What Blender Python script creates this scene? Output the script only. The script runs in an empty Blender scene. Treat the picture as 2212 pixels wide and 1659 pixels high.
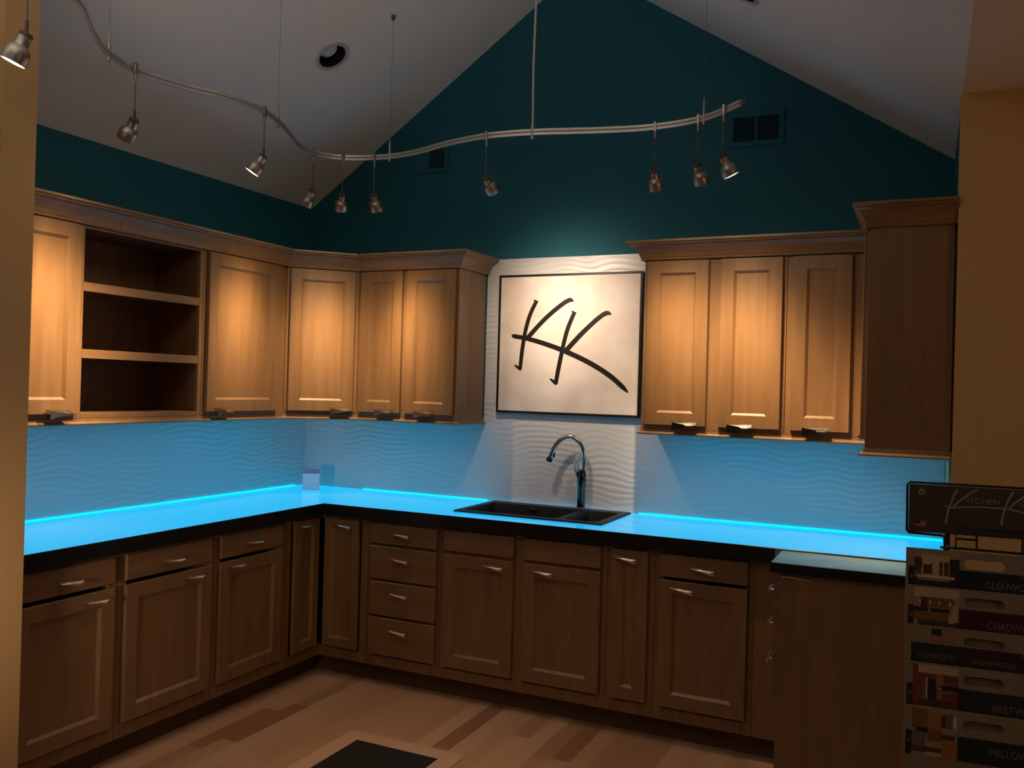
import bpy, math, random
from mathutils import Vector, Matrix
random.seed(7)
SC = bpy.context.scene
COL = SC.collection

# ---------------------------------------------------------------- camera, world, large lights, exposure
def camera():
    yaw, pitch, roll = 0.4401808, 0.0044304, 0.0273069
    cy, sy, cp, sp = math.cos(yaw), math.sin(yaw), math.cos(pitch), math.sin(pitch)
    fwd = Vector((-sy*cp, cy*cp, sp)); right = Vector((cy, sy, 0)); up = right.cross(fwd)
    r2 = right*math.cos(roll) + up*math.sin(roll); u2 = -right*math.sin(roll) + up*math.cos(roll)
    cam = bpy.data.cameras.new('camera'); o = bpy.data.objects.new('camera', cam); COL.objects.link(o)
    m = Matrix((r2, u2, -fwd)).transposed().to_4x4(); m.translation = Vector((3.50149, -4.42341, 1.54816))
    o.matrix_world = m
    cam.sensor_width = 36; cam.lens = 1897.83*36/2212; cam.clip_start = .05
    SC.camera = o
camera()
SC.view_settings.view_transform = 'Standard'; SC.view_settings.look = 'None'
SC.view_settings.gamma = 1; SC.view_settings.use_curve_mapping = False
SC.view_settings.exposure = 0.0

world = bpy.data.worlds.new('world'); SC.world = world; world.use_nodes = True
world.node_tree.nodes['Background'].inputs[0].default_value = (1.0, .72, .5, 1)
world.node_tree.nodes['Background'].inputs[1].default_value = 0.006

def area(name, loc, target, size, sizey, power, color, spread=180):
    l = bpy.data.lights.new(name, 'AREA'); l.shape = 'RECTANGLE'; l.size = size; l.size_y = sizey
    l.energy = power; l.color = color; l.spread = math.radians(spread)
    o = bpy.data.objects.new(name, l); COL.objects.link(o); o.location = loc
    d = Vector(target) - Vector(loc); o.rotation_euler = d.to_track_quat('-Z', 'Y').to_euler()
    return o
# unseen fill lights added to brighten ceiling, floor, pier and right wall
area('fill_light', (1.9, -4.9, 2.0), (1.8, -3.9, 3.8), 1.6, 1.0, 23, (1, .90, .78), 105)
area('fill_light', (1.8, -1.55, 3.55), (1.7, -1.45, 0), .35, .35, 1.65, (1, .60, .36), 52)
area('fill_light', (1.15, -3.9, .9), (.15, -2.5, .85), .3, .3, 4.5, (1, .80, .56), 62)
area('fill_light', (5.6, -3.0, 1.6), (4.3, -1.6, 2.3), .6, .6, 3.0, (1, .66, .36), 120)
# under-cabinet colour-changing strips (cyan)
CY = (.015, .50, 1.0)
UC = []
UC.append(area('under_cabinet_light', (.225, -1.42, 1.355), (.225, -1.42, 0), .03, 1.9, 1.1, CY))
UC.append(area('under_cabinet_light', (.90, -.225, 1.355), (.90, -.225, 0), .72, .03, .42, CY))
UC.append(area('under_cabinet_light', (2.77, -.225, 1.355), (2.77, -.225, 0), .95, .03, .8, CY))
UC.append(area('under_cabinet_light', (3.44, -.45, 1.355), (3.44, -.45, 0), .25, .03, .25, CY))

# ---------------------------------------------------------------- materials
def nodes(name):
    m = bpy.data.materials.new(name); m.use_nodes = True
    nt = m.node_tree; return m, nt, nt.nodes['Principled BSDF']
def plain(name, col, rough=.5, metal=0, spec=.5, coat=0, bump=0, bscale=200, coat_rough=.1):
    m, nt, b = nodes(name)
    b.inputs['Base Color'].default_value = (*col, 1); b.inputs['Roughness'].default_value = rough
    b.inputs['Metallic'].default_value = metal; b.inputs['Specular IOR Level'].default_value = spec
    b.inputs['Coat Weight'].default_value = coat; b.inputs['Coat Roughness'].default_value = coat_rough
    if bump:
        n = nt.nodes.new('ShaderNodeTexNoise'); n.inputs['Scale'].default_value = bscale
        tc = nt.nodes.new('ShaderNodeTexCoord'); nt.links.new(tc.outputs['Object'], n.inputs['Vector'])
        bp = nt.nodes.new('ShaderNodeBump'); bp.inputs['Strength'].default_value = bump; bp.inputs['Distance'].default_value = .002
        nt.links.new(n.outputs['Fac'], bp.inputs['Height']); nt.links.new(bp.outputs['Normal'], b.inputs['Normal'])
    return m
def mottled(name, c1, c2, scale, rough, vec=(1, 1, 1), detail=4, spec=.5, coat=0, contrast=(.35, .65), metal=0, coat_rough=.1):
    m, nt, b = nodes(name)
    tc = nt.nodes.new('ShaderNodeTexCoord'); mp = nt.nodes.new('ShaderNodeMapping'); mp.inputs['Scale'].default_value = vec
    oi = nt.nodes.new('ShaderNodeObjectInfo'); ml = nt.nodes.new('ShaderNodeMath'); ml.operation = 'MULTIPLY'; ml.inputs[1].default_value = 37
    nt.links.new(oi.outputs['Random'], ml.inputs[0]); nt.links.new(ml.outputs[0], mp.inputs['Location'])
    n = nt.nodes.new('ShaderNodeTexNoise'); n.inputs['Scale'].default_value = scale; n.inputs['Detail'].default_value = detail
    r = nt.nodes.new('ShaderNodeValToRGB')
    r.color_ramp.elements[0].position = contrast[0]; r.color_ramp.elements[1].position = contrast[1]
    r.color_ramp.elements[0].color = (*c1, 1); r.color_ramp.elements[1].color = (*c2, 1)
    nt.links.new(tc.outputs['Object'], mp.inputs['Vector']); nt.links.new(mp.outputs['Vector'], n.inputs['Vector'])
    nt.links.new(n.outputs['Fac'], r.inputs['Fac']); nt.links.new(r.outputs['Color'], b.inputs['Base Color'])
    b.inputs['Roughness'].default_value = rough; b.inputs['Specular IOR Level'].default_value = spec
    b.inputs['Coat Weight'].default_value = coat; b.inputs['Coat Roughness'].default_value = coat_rough; b.inputs['Metallic'].default_value = metal
    return m
def glow(name, col, strength):
    m, nt, b = nodes(name)
    b.inputs['Base Color'].default_value = (*col, 1)
    b.inputs['Emission Color'].default_value = (*col, 1); b.inputs['Emission Strength'].default_value = strength
    return m
WOOD = mottled('maple_stain', (.185, .092, .036), (.235, .125, .052), 3.0, .42, (9, 9, .8), 6, .5, .35, (.3, .7), coat_rough=.25)
WOODH = mottled('maple_stain_rail', (.185, .092, .036), (.235, .125, .052), 3.0, .42, (.8, 9, 9), 6, .5, .35, (.3, .7), coat_rough=.25)
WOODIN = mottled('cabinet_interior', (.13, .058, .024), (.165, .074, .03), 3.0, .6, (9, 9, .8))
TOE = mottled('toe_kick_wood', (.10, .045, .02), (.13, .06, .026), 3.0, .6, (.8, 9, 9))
TEAL = plain('teal_wall_paint', (.012, .115, .160), .7, spec=.3, bump=.15, bscale=300)
TAN = plain('tan_wall_paint', (.54, .33, .145), .75, spec=.3, bump=.15, bscale=300)
CEIL = plain('ceiling_paint', (.84, .83, .80), .85, spec=.2, bump=.1, bscale=200)
TILE = plain('white_wave_tile', (.67, .66, .67), .35, spec=.5)
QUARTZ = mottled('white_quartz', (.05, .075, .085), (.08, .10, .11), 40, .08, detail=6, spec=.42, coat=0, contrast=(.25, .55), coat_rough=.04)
SLATEQ = mottled('grey_quartz', (.16, .26, .27), (.22, .32, .33), 9, .15, detail=5, spec=.6)
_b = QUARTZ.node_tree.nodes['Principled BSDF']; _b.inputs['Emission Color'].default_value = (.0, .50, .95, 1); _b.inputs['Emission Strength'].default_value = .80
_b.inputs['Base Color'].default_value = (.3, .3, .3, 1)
BLACK = plain('black_edge', (.006, .007, .007), .3)
SINKM = plain('black_composite', (.005, .0048, .0048), .4, spec=.25, bump=.3, bscale=900)
STEEL = plain('brushed_steel', (.62, .60, .57), .28, 1)
CHROME = plain('chrome', (.66, .66, .66), .16, 1)
NICKEL = plain('satin_nickel', (.42, .37, .33), .36, 1)
PULLB = plain('pull_satin', (.62, .58, .54), .34, 1)
PULL = plain('pull_nickel', (.52, .48, .44), .16, 1)
FAUCB = plain('gloss_black', (.006, .007, .01), .12, coat=1)
RAIL = plain('track_nickel', (.66, .63, .58), .42, .75)
RAILCORE = plain('track_insulator', (.25, .25, .25), .6)
WIREM = plain('steel_cable', (.16, .15, .14), .5, .6)
LAMPG = glow('lamp_face', (1, .86, .66), 30)
CAPB = plain('socket_dark', (.10, .075, .06), .5, .4)
BAFFLE = plain('black_baffle', (.004, .004, .004), .8)
BULB = plain('frosted_bulb', (.85, .85, .85), .3)
LED = glow('cyan_led', (0.0, .62, 1.0), 1.7)
VENTD = plain('vent_dark', (.003, .006, .008), .9)
STONE = mottled('cream_stone', (.68, .56, .49), (.88, .78, .71), 3.6, .16, detail=8, spec=.5, contrast=(.3, .62))
BRONZE = plain('bronze_inlay', (.012, .008, .004), .4, .0, .35)
FMATB = plain('black_mat', (.006, .006, .007), .8, bump=.6, bscale=700)
GLASSW = plain('card_white', (.72, .76, .9), .15)
CARDT = plain('card_band', (.14, .19, .40), .3)
WIREB = plain('black_wire', (.006, .005, .005), .4)
SIGNB = plain('sign_brown', (.060, .036, .028), .6)
LETT = plain('taupe_ink', (.30, .22, .18), .6)
BEIGE = mottled('board_beige', (.24, .165, .10), (.28, .19, .12), 6, .5)
HOLE = plain('slot_shadow', (.075, .048, .022), .8)
def flat(n, c): return plain(n, c, .5)

# ---------------------------------------------------------------- mesh helpers
class MB:
    def __init__(s): s.v = []; s.f = []; s.m = []; s.sm = []
    def add(s, vs, fs, mi=0, smooth=False):
        o = len(s.v); s.v += [tuple(v) for v in vs]
        for f in fs: s.f.append([i+o for i in f]); s.m.append(mi); s.sm.append(smooth)
        return s
    def box(s, a, b, mi=0):
        x0, x1 = sorted((a[0], b[0])); y0, y1 = sorted((a[1], b[1])); z0, z1 = sorted((a[2], b[2]))
        vs = [(x0, y0, z0), (x1, y0, z0), (x1, y1, z0), (x0, y1, z0), (x0, y0, z1), (x1, y0, z1), (x1, y1, z1), (x0, y1, z1)]
        return s.add(vs, [(0, 3, 2, 1), (4, 5, 6, 7), (0, 1, 5, 4), (1, 2, 6, 5), (2, 3, 7, 6), (3, 0, 4, 7)], mi)
    def bbox(s, a, b, r=.002, mi=0):          # box with chamfered edges
        x0, x1 = sorted((a[0], b[0])); y0, y1 = sorted((a[1], b[1])); z0, z1 = sorted((a[2], b[2]))
        r = min(r, (x1-x0)*.45, (y1-y0)*.45, (z1-z0)*.45)
        def ring(z, i): return [(x0+i, y0+r, z), (x0+r, y0+i, z), (x1-r, y0+i, z), (x1-i, y0+r, z), (x1-i, y1-r, z), (x1-r, y1-i, z), (x0+r, y1-i, z), (x0+i, y1-r, z)]
        R = []
        for z, i in ((z0, r), (z0+r, 0), (z1-r, 0), (z1, r)): 
            R.append([(min(max(p[0], x0+i), x1-i), min(max(p[1], y0+i), y1-i), z) for p in ring(z, 0)])
        vs = sum(R, []); fs = []
        for k in range(3):
            for j in range(8):
                a_, b_ = k*8+j, k*8+(j+1) % 8; fs.append((a_, b_, b_+8, a_+8))
        fs.append(tuple(range(7, -1, -1))); fs.append(tuple(range(24, 32)))
        return s.add(vs, fs, mi)
    def tube(s, pts, r, n=10, mi=0, caps=True, flat_=1.0):
        pts = [Vector(p) for p in pts]; rs = r if isinstance(r, (list, tuple)) else [r]*len(pts)
        T = []
        for i in range(len(pts)):
            a = pts[max(0, i-1)]; b = pts[min(len(pts)-1, i+1)]; T.append((b-a).normalized())
        up = Vector((0, 0, 1)) if abs(T[0].z) < .9 else Vector((1, 0, 0))
        N = T[0].cross(up).normalized(); vs = []
        for i, p in enumerate(pts):
            N = (N - T[i]*N.dot(T[i])).normalized(); B = T[i].cross(N)
            for k in range(n):
                a = 2*math.pi*k/n; vs.append(p + N*math.cos(a)*rs[i] + B*math.sin(a)*rs[i]*flat_)
        fs = []
        for i in range(len(pts)-1):
            for k in range(n):
                a = i*n+k; b = i*n+(k+1) % n; fs.append((a, b, b+n, a+n))
        if caps: fs.append(tuple(range(n-1, -1, -1))); fs.append(tuple(range((len(pts)-1)*n, len(pts)*n)))
        return s.add(vs, fs, mi, True)
    def lathe(s, prof, M=None, n=28, mi=0, caps=(False, False)):     # prof of (r, z)
        vs = []
        for r, z in prof:
            for k in range(n):
                a = 2*math.pi*k/n; v = Vector((r*math.cos(a), r*math.sin(a), z)); vs.append(M @ v if M else v)
        fs = []
        for i in range(len(prof)-1):
            for k in range(n):
                a = i*n+k; b = i*n+(k+1) % n; fs.append((a, b, b+n, a+n))
        if caps[0]: fs.append(tuple(range(n-1, -1, -1)))
        if caps[1]: fs.append(tuple(range((len(prof)-1)*n, len(prof)*n)))
        return s.add(vs, fs, mi, True)
    def sweep(s, path, prof, mi=0):           # path: (x,y,z) in plan with outward offset; prof: (out, z); mitred
        P = [Vector(p[:2]) for p in path]; rings = []
        for i, p in enumerate(P):
            d0 = (P[i]-P[i-1]).normalized() if i else (P[1]-P[0]).normalized()
            d1 = (P[i+1]-P[i]).normalized() if i < len(P)-1 else d0
            n0 = Vector((d0.y, -d0.x)); n1 = Vector((d1.y, -d1.x)); n_ = (n0+n1)
            n_ = n_/(n_.dot(n0)) if n_.length > 1e-6 else n0
            rings.append([(p.x+n_.x*o, p.y+n_.y*o, z) for o, z in prof])
        m = len(prof); vs = sum(rings, []); fs = []
        for i in range(len(P)-1):
            for k in range(m):
                a = i*m+k; b = i*m+(k+1) % m; fs.append((a, b, b+m, a+m))
        fs.append(tuple(range(m-1, -1, -1))); fs.append(tuple(range((len(P)-1)*m, len(P)*m)))
        return s.add(vs, fs, mi)
    def stroke(s, pts, ws, y0, y1, mi=0):     # ribbon in the xz plane with real thickness
        P = [Vector(p) for p in pts]; L = []; R = []
        for i, p in enumerate(P):
            d = (P[min(i+1, len(P)-1)]-P[max(0, i-1)]).normalized(); n = Vector((-d.y, d.x))*ws[i]/2
            L.append(p+n); R.append(p-n)
        k = len(P); vs = []
        for y in (y0, y1):
            vs += [(q.x, y, q.y) for q in L] + [(q.x, y, q.y) for q in R]
        fs = []
        for i in range(k-1):
            fs.append((i, i+1, k+i+1, k+i)); o = 2*k
            fs.append((o+i, o+k+i, o+k+i+1, o+i+1)); fs.append((i, o+i, o+i+1, i+1)); fs.append((k+i, k+i+1, o+k+i+1, o+k+i))
        fs.append((0, k, 3*k, 2*k)); fs.append((k-1, 3*k-1, 4*k-1, 2*k-1))
        return s.add(vs, fs, mi)
    def build(s, name, mats, parent=None, M=None, recalc=True):
        me = bpy.data.meshes.new(name); me.from_pydata(s.v, [], s.f)
        for m in (mats if isinstance(mats, (list, tuple)) else [mats]): me.materials.append(m)
        me.polygons.foreach_set('material_index', s.m); me.polygons.foreach_set('use_smooth', s.sm)
        me.update()
        if recalc:
            import bmesh
            bm = bmesh.new(); bm.from_mesh(me); bmesh.ops.recalc_face_normals(bm, faces=bm.faces); bm.to_mesh(me); bm.free()
        if any(s.sm):
            try: me.set_sharp_from_angle(angle=math.radians(40))
            except Exception: pass
        o = bpy.data.objects.new(name, me); COL.objects.link(o)
        if parent: o.parent = parent
        if M is not None: o.matrix_local = M
        return o
def tag(o, label=None, cat=None, group=None, kind=None):
    if label: o['label'] = label
    if cat: o['category'] = cat
    if group: o['group'] = group
    if kind: o['kind'] = kind
    return o
def root(name, loc, rz, label, cat, group=None):
    o = bpy.data.objects.new(name, None); COL.objects.link(o); o.empty_display_size = .05
    o.location = loc; o.rotation_euler = (0, 0, math.radians(rz)); return tag(o, label, cat, group)
def crom(pts, n=8):
    P = [Vector(p) for p in pts]; out = []
    for i in range(len(P)-1):
        a = P[max(0, i-1)]; b = P[i]; c = P[i+1]; d = P[min(len(P)-1, i+2)]
        for k in range(n):
            t = k/n; out.append(.5*((2*b)+(c-a)*t+(2*a-5*b+4*c-d)*t*t+(-a+3*b-3*c+d)*t**3))
    out.append(P[-1]); return out
def text_mesh(name, body, size, mat, parent, M, width=None, bold=0.0001, ext=.0006):
    cu = bpy.data.curves.new(name, 'FONT'); cu.body = body; cu.size = size; cu.extrude = ext; cu.offset = 0
    t = bpy.data.objects.new(name+'_tmp', cu); COL.objects.link(t)
    dg = bpy.context.evaluated_depsgraph_get(); me = bpy.data.meshes.new_from_object(t.evaluated_get(dg))
    bpy.data.objects.remove(t); bpy.data.curves.remove(cu)
    xs = [v.co.x for v in me.vertices]
    if width:
        k = width/(max(xs)-min(xs)); x0 = min(xs)
        for v in me.vertices: v.co.x = (v.co.x-x0)*k
    me.materials.clear(); me.materials.append(mat); me.name = name
    o = bpy.data.objects.new(name, me); COL.objects.link(o); o.parent = parent; o.matrix_local = M
    return o

# ---------------------------------------------------------------- setting
ZE = 2.633; SL, SR = .686, .657; XW = 3.596
XA = SR*XW/(SL+SR); ZA = ZE+SL*XA
YF = -6.4                                       # how far the room runs towards and behind the camera
def struct(o): o['kind'] = 'structure'; return o
m = MB(); a = [(-.12, 0, 0), (XW+.12, 0, 0), (XW+.12, 0, ZE-SR*.12+.0), (XA, 0, ZA), (-.12, 0, ZE-SL*.12)]
m.add(a+[(x, .12, z) for x, y, z in a], [(0, 1, 2, 3, 4), (9, 8, 7, 6, 5)]+[(i, (i+1) % 5, 5+(i+1) % 5, 5+i) for i in range(5)])
struct(m.build('wall_back', TEAL))
YL = -2.40; YR = -.945
struct(MB().box((-.12, YL, 0), (0, 0, ZE)).build('wall_left', TEAL))
struct(MB().box((XW, YR+.1201, 0), (XW+.12, 0, ZE)).build('wall_right', TEAL))
# tan pier capping the left run of cabinets (a wall end that runs up to the slope)
m = MB(); xe = .715; z0 = ZE+.0; 
a = [(-1.6, 0), (xe, 0), (xe, ZE+SL*xe), (0, ZE), (-1.6, ZE)]
m.add([(x, YL, z) for x, z in a]+[(x, YL-.125, z) for x, z in a], [(0, 1, 2, 3, 4), (9, 8, 7, 6, 5)]+[(i, (i+1) % 5, 5+(i+1) % 5, 5+i) for i in range(5)])
struct(m.build('wall_front_left', TAN))
struct(MB().box((XW-.004, YR, 0), (6.0, YR+.12, ZE)).build('wall_front_right', TAN))
struct(MB().box((XW-.009, YR+.121, .918), (XW-.0045, -.012, 1.36)).build('trim_1', TAN))
# ceiling: the gable, then the lower flat ceiling of the neighbouring area
m = MB(); T = .08
def slab(p, q, mi=0):
    vs = [(p[0], 0, p[1]), (q[0], 0, q[1]), (q[0], YF, q[1]), (p[0], YF, p[1])]
    m.add(vs+[(x, y, z+T) for x, y, z in vs], [(0, 1, 2, 3), (7, 6, 5, 4), (0, 4, 5, 1), (1, 5, 6, 2), (2, 6, 7, 3), (3, 7, 4, 0)], mi)
HL = (.79, -.87); HR = (2.79, -.87)
def slab_hole(x0, x1, s, base, hole):           # slope with a round hole for the recessed lamp
    zf = lambda x: base(x); n = 32; rx = .072*math.cos(math.atan(s)); ry = .072
    cx, cyy = hole; h = .2
    xs0, xs1, ys0, ys1 = cx-h, cx+h, cyy-h, cyy+h
    def quad(xa, xb, ya, yb): m.add([(xa, ya, zf(xa)), (xb, ya, zf(xb)), (xb, yb, zf(xb)), (xa, yb, zf(xa))], [(0, 1, 2, 3)])
    quad(x0, xs0, YF, 0); quad(xs1, x1, YF, 0); quad(xs0, xs1, ys1, 0); quad(xs0, xs1, YF, ys0)
    vs = []
    for k in range(n):
        a_ = 2*math.pi*(k+.5)/n; c, s_ = math.cos(a_), math.sin(a_); q = h/max(abs(c), abs(s_))
        xi, yi = cx+rx*c, cyy+ry*s_; xo, yo = cx+q*c, cyy+q*s_
        vs += [(xi, yi, zf(xi)), (xo, yo, zf(xo))]
    vs2 = []
    m.add(vs, [(2*k, 2*k+1, (2*k+3) % (2*n), (2*k+2) % (2*n)) for k in range(n)])
    for sx, sy in ((1, 1), (-1, 1), (-1, -1), (1, -1)):
        # corner fills between the polar fan and the square
        a1 = [(k+.5)*2*math.pi/n for k in range(n)]
        ang = math.atan2(sy, sx) % (2*math.pi)
        lo = max([t for t in a1 if t <= ang], default=a1[-1]); hi = min([t for t in a1 if t >= ang], default=a1[0])
        P = []
        for t in (lo, hi):
            c, s_ = math.cos(t), math.sin(t); q = h/max(abs(c), abs(s_)); P.append((cx+q*c, cyy+q*s_))
        pc = (cx+sx*h, cyy+sy*h)
        m.add([(P[0][0], P[0][1], zf(P[0][0])), (pc[0], pc[1], zf(pc[0])), (P[1][0], P[1][1], zf(P[1][0]))], [(0, 1, 2)])
fl = lambda x: ZE+SL*x
fr = lambda x: ZE+SR*(XW-x)
slab_hole(0, XA, SL, fl, HL); slab_hole(XA, XW, SR, fr, HR)
# roof deck above, closing the gable off
m.add([(0, 0, ZE+.25), (XA, 0, ZA+.25), (XW, 0, ZE+.25), (0, YF, ZE+.25), (XA, YF, ZA+.25), (XW, YF, ZE+.25)], [(0, 1, 4, 3), (1, 2, 5, 4)])
struct(m.build('ceiling', CEIL, recalc=False))
struct(MB().box((XW, YF, ZE), (6.2, 0, ZE+.1)).build('ceiling', plain('flat_ceiling_warm', (.74, .60, .46), .85, spec=.2)))  # warm lamplight of the neighbouring area put into this ceiling's colour
struct(MB().box((-2.2, YF, ZE), (0, 0, ZE+.1)).build('ceiling', CEIL))

# floor of maple planks
tones = [mottled('maple_plank_%d' % i, tuple(c*.93 for c in col), col, 5, .38, (5, .6, 1), 5, .5, 0, (.25, .75)) for i, col in enumerate(
    [(.50, .30, .18), (.47, .275, .16), (.54, .34, .21), (.40, .225, .13), (.31, .155, .085)])]
m = MB(); W = .083; rnd = random.Random(11)
MX0, MX1, MY0, MY1, BW = 1.305, 1.708, -1.85, -1.238, .085
def plank(x0, x1, y0, y1, t): m.add([(x0, y0, 0), (x1, y0, 0), (x1, y1, 0), (x0, y1, 0)], [(0, 1, 2, 3)], t)
gx = lambda x: round((x+2.2)/W)
FORCE = {}
for x, ya, yb, t in ((.79, -1.02, 0, 3), (.79, -1.5, -1.02, 4), (.79, -2.1, -1.5, 1), (.70, -1.62, -1.13, 4), (.70, -2.4, -1.62, 3), (1.62, -1.12, 0, 4), (1.87, -.85, 0, 3),
                     (2.12, -1.0, 0, 4), (2.04, -1.02, 0, 3), (2.37, -1.3, -.95, 4), (.62, -1.9, 0, 0), (1.2, -1.0, 0, 0), (1.04, -1.6, 0, 1), (.87, -2.0, 0, 2),
                     (.95, -1.4, 0, 0), (1.12, -1.4, 0, 1), (1.29, -1.15, 0, 0), (1.37, -1.15, 0, 0), (1.45, -1.15, 0, 1), (1.54, -1.15, 0, 2), (1.70, -1.2, 0, 2), (1.79, -1.3, 0, 0), (1.95, -1.4, 0, 2)):
    FORCE.setdefault(gx(x), []).append((yb, ya, t))
for i in range(int((6.2+2.2)/W)+1):
    x0 = -2.2+i*W; y = 0.0; F = sorted(FORCE.get(i, []), reverse=True); first = True
    while y > YF:
        hit = [f for f in F if abs(f[0]-y) < 1e-6]
        if hit: yb, t = hit[0][1], hit[0][2]
        else:
            l = rnd.choice((.32, .45, .6, .8, 1.1))*(rnd.random() if first else 1)+.02; yb = max(YF, y-l); t = rnd.choices((0, 1, 2, 3, 4), (38, 24, 20, 12, 4))[0]
            nx = [f[0] for f in F if f[0] < y]
            if nx and yb < max(nx): yb = max(nx)
        plank(x0, x0+W, yb, y, t); y = yb; first = False
struct(m.build('floor', tones, recalc=False))
fm = root('floor_inlay', (MX0, MY1, 0), 0, 'black rectangular mat set in a pale maple border in the plank floor', 'floor mat')
w, d = MX1-MX0, MY1-MY0
MB().bbox((0, -d, .0015), (w, 0, .005), .001).build('mat', FMATB, fm)
m = MB()
o_, i_ = [(-BW, BW), (w+BW, BW), (w+BW, -d-BW), (-BW, -d-BW)], [(0, 0), (w, 0), (w, -d), (0, -d)]
for k in range(4):
    a, b, c, e = o_[k], o_[(k+1) % 4], i_[(k+1) % 4], i_[k]
    m.add([(p[0], p[1], .0012) for p in (a, b, c, e)]+[(p[0], p[1], .003) for p in (a, b, c, e)], [(0, 3, 2, 1), (4, 5, 6, 7)]+[(j, (j+1) % 4, 4+(j+1) % 4, 4+j) for j in range(4)])
m.build('border', plain('pale_maple', (.60, .39, .26), .4), fm)

# ---------------------------------------------------------------- wavy backsplash
def wave(u, z):
    ph = z/.031 + .42*math.sin(u*17+z*3.0+1.1*math.sin(z*9)) + .30*math.sin(u*7.1-z*7+.7) + .14*math.sin(u*29+z*19)
    f = ph-math.floor(ph); s = math.sin(math.pi*f)**.8
    return .0030*s*(.62+.38*math.sin(u*5.3+z*13+2))
def splash(name, u0, u1, z0, z1, P, label, extra=None):
    m = MB()
    for (a, b, c, e) in ([(u0, u1, z0, z1)]+(extra or [])):
        nu = max(2, int((b-a)/.02)); nz = int((e-c)/.0036); vs = []
        for j in range(nz+1):
            for i in range(nu+1):
                u = a+(b-a)*i/nu; z = c+(e-c)*j/nz; vs.append(P(u, .005+wave(u, z), z))
        fs = [(j*(nu+1)+i, j*(nu+1)+i+1, (j+1)*(nu+1)+i+1, (j+1)*(nu+1)+i) for j in range(nz) for i in range(nu)]
        m.add(vs, fs, 0, True)
        # edges back to the wall
        n = nu+1
        for row in (0, nz):
            e1 = [vs[row*n+i] for i in range(n)]; z = c if row == 0 else e
            e2 = [P(a+(b-a)*i/nu, .0005, z) for i in range(n)]
            m.add(e1+e2, [(i, i+1, n+i+1, n+i) for i in range(nu)])
        for colm, u in ((0, a), (nu, b)):
            e1 = [vs[j*n+colm] for j in range(nz+1)]; e2 = [P(u, .0005, c+(e-c)*j/nz) for j in range(nz+1)]; k = nz+1
            m.add(e1+e2, [(j, j+1, k+j+1, k+j) for j in range(nz)])
    return tag(m.build(name, TILE, recalc=False), label, 'backsplash')
CT = .914
splash('backsplash', .004, XW-.010, CT+.001, 1.3712, lambda u, o, z: (u, -o, z), 'white wavy relief tile backsplash on the back wall around sink and sign', [(1.252, 2.262, 1.3713, 2.266)])
splash('backsplash', -2.395, -.004, CT+.001, 1.3712, lambda u, o, z: (o, u, z), 'white wavy relief tile backsplash on the left wall under the open shelves')

# ---------------------------------------------------------------- cabinet parts (local: x along the face, y into the cabinet, z up)
def handle(parent, x, z, y=-.02, L=.1, name='handle'):
    """flared pull: thin at the left, broad at the right, on two posts"""
    m = MB(); n = 10; rings = []
    for i in range(n+1):
        t = i/n; xx = -L/2+L*t
        out = .026+.004*math.sin(t*math.pi)                 # front edge distance from the door
        ht = .005+.016*t**1.3; top = .004+.003*math.cos(t*2.2); dep = .007+.011*(1-t) 
        rings.append([(xx, -out, top-ht), (xx, -out-.003, top-ht*.45), (xx, -out+.001, top), (xx, -out+dep, top+.002), (xx, -out+dep, top-.002), (xx, -out+.004, top-ht*.55)])
    vs = sum(rings, []); fs = []
    for i in range(n):
        for k in range(6): fs.append((i*6+k, i*6+(k+1) % 6, (i+1)*6+(k+1) % 6, (i+1)*6+k))
    fs.append(tuple(range(5, -1, -1))); fs.append(tuple(range(n*6, n*6+6)))
    m.add(vs, fs, 0, True)
    for xx in (-L*.34, L*.34): m.tube([(xx, 0, 0), (xx, -.024, .001)], .0035, 8)
    return m.build(name, PULLB, parent, Matrix.Translation((x, y, z)))
def handle_up(parent, x, z, y=-.02, L=.108):
    """the same pull seen from below on wall doors: deeper ledge, dark underside"""
    m = MB(); n = 10; rings = []
    for i in range(n+1):
        t = i/n; xx = -L/2+L*t; out = .034-.002*t; drop = .040-.020*t-.005*math.sin(t*math.pi); top = .012-.003*t
        rings.append([(xx, -.006, top), (xx, -out+.010*(1-t), top-.001-.012*t), (xx, -out, top-.004-.014*t), (xx, -out-.0005, top-drop), (xx, -.010, top-drop+.004)])
    vs = sum(rings, []); fs = []; k_ = 5
    for i in range(n):
        for k in range(k_): fs.append((i*k_+k, i*k_+(k+1) % k_, (i+1)*k_+(k+1) % k_, (i+1)*k_+k))
    fs.append(tuple(range(k_-1, -1, -1))); fs.append(tuple(range(n*k_, n*k_+k_)))
    m.add(vs, fs, 0, False)
    for xx in (-L*.3, L*.3): m.tube([(xx, 0, 0), (xx, -.012, 0)], .004, 8)
    return m.build('handle', PULL, parent, Matrix.Translation((x, y, z)))
def shaker(parent, x0, x1, z0, z1, name='door', fr=.06, y=0.0, t=.0195, flatp=False, label=None):
    m = MB()
    def rect(i, yy): return [(x0+i, yy, z0+i), (x1-i, yy, z0+i), (x1-i, yy, z1-i), (x0+i, yy, z1-i)]
    f = min(fr, (x1-x0)*.33)
    if flatp: R = [rect(0, y-.001), rect(0, y-t+.003), rect(.003, y-t)]
    else: R = [rect(0, y-.001), rect(0, y-t+.002), rect(.002, y-t), rect(f, y-t), rect(f+.002, y-t+.002), rect(f+.010, y-t+.0085), rect(f+.0115, y-t+.0105)]
    vs = sum(R, []); fs = [(3, 2, 1, 0)]
    for i in range(len(R)-1):
        for k in range(4): a = i*4+k; b = i*4+(k+1) % 4; fs.append((a, b, b+4, a+4))
    k = (len(R)-1)*4; fs.append((k, k+1, k+2, k+3)); m.add(vs, fs)
    # seams between stiles and rails
    o = m.build(name, WOODH if flatp else WOOD, parent)
    if label: o['label'] = label
    return o
G = .0006
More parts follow.
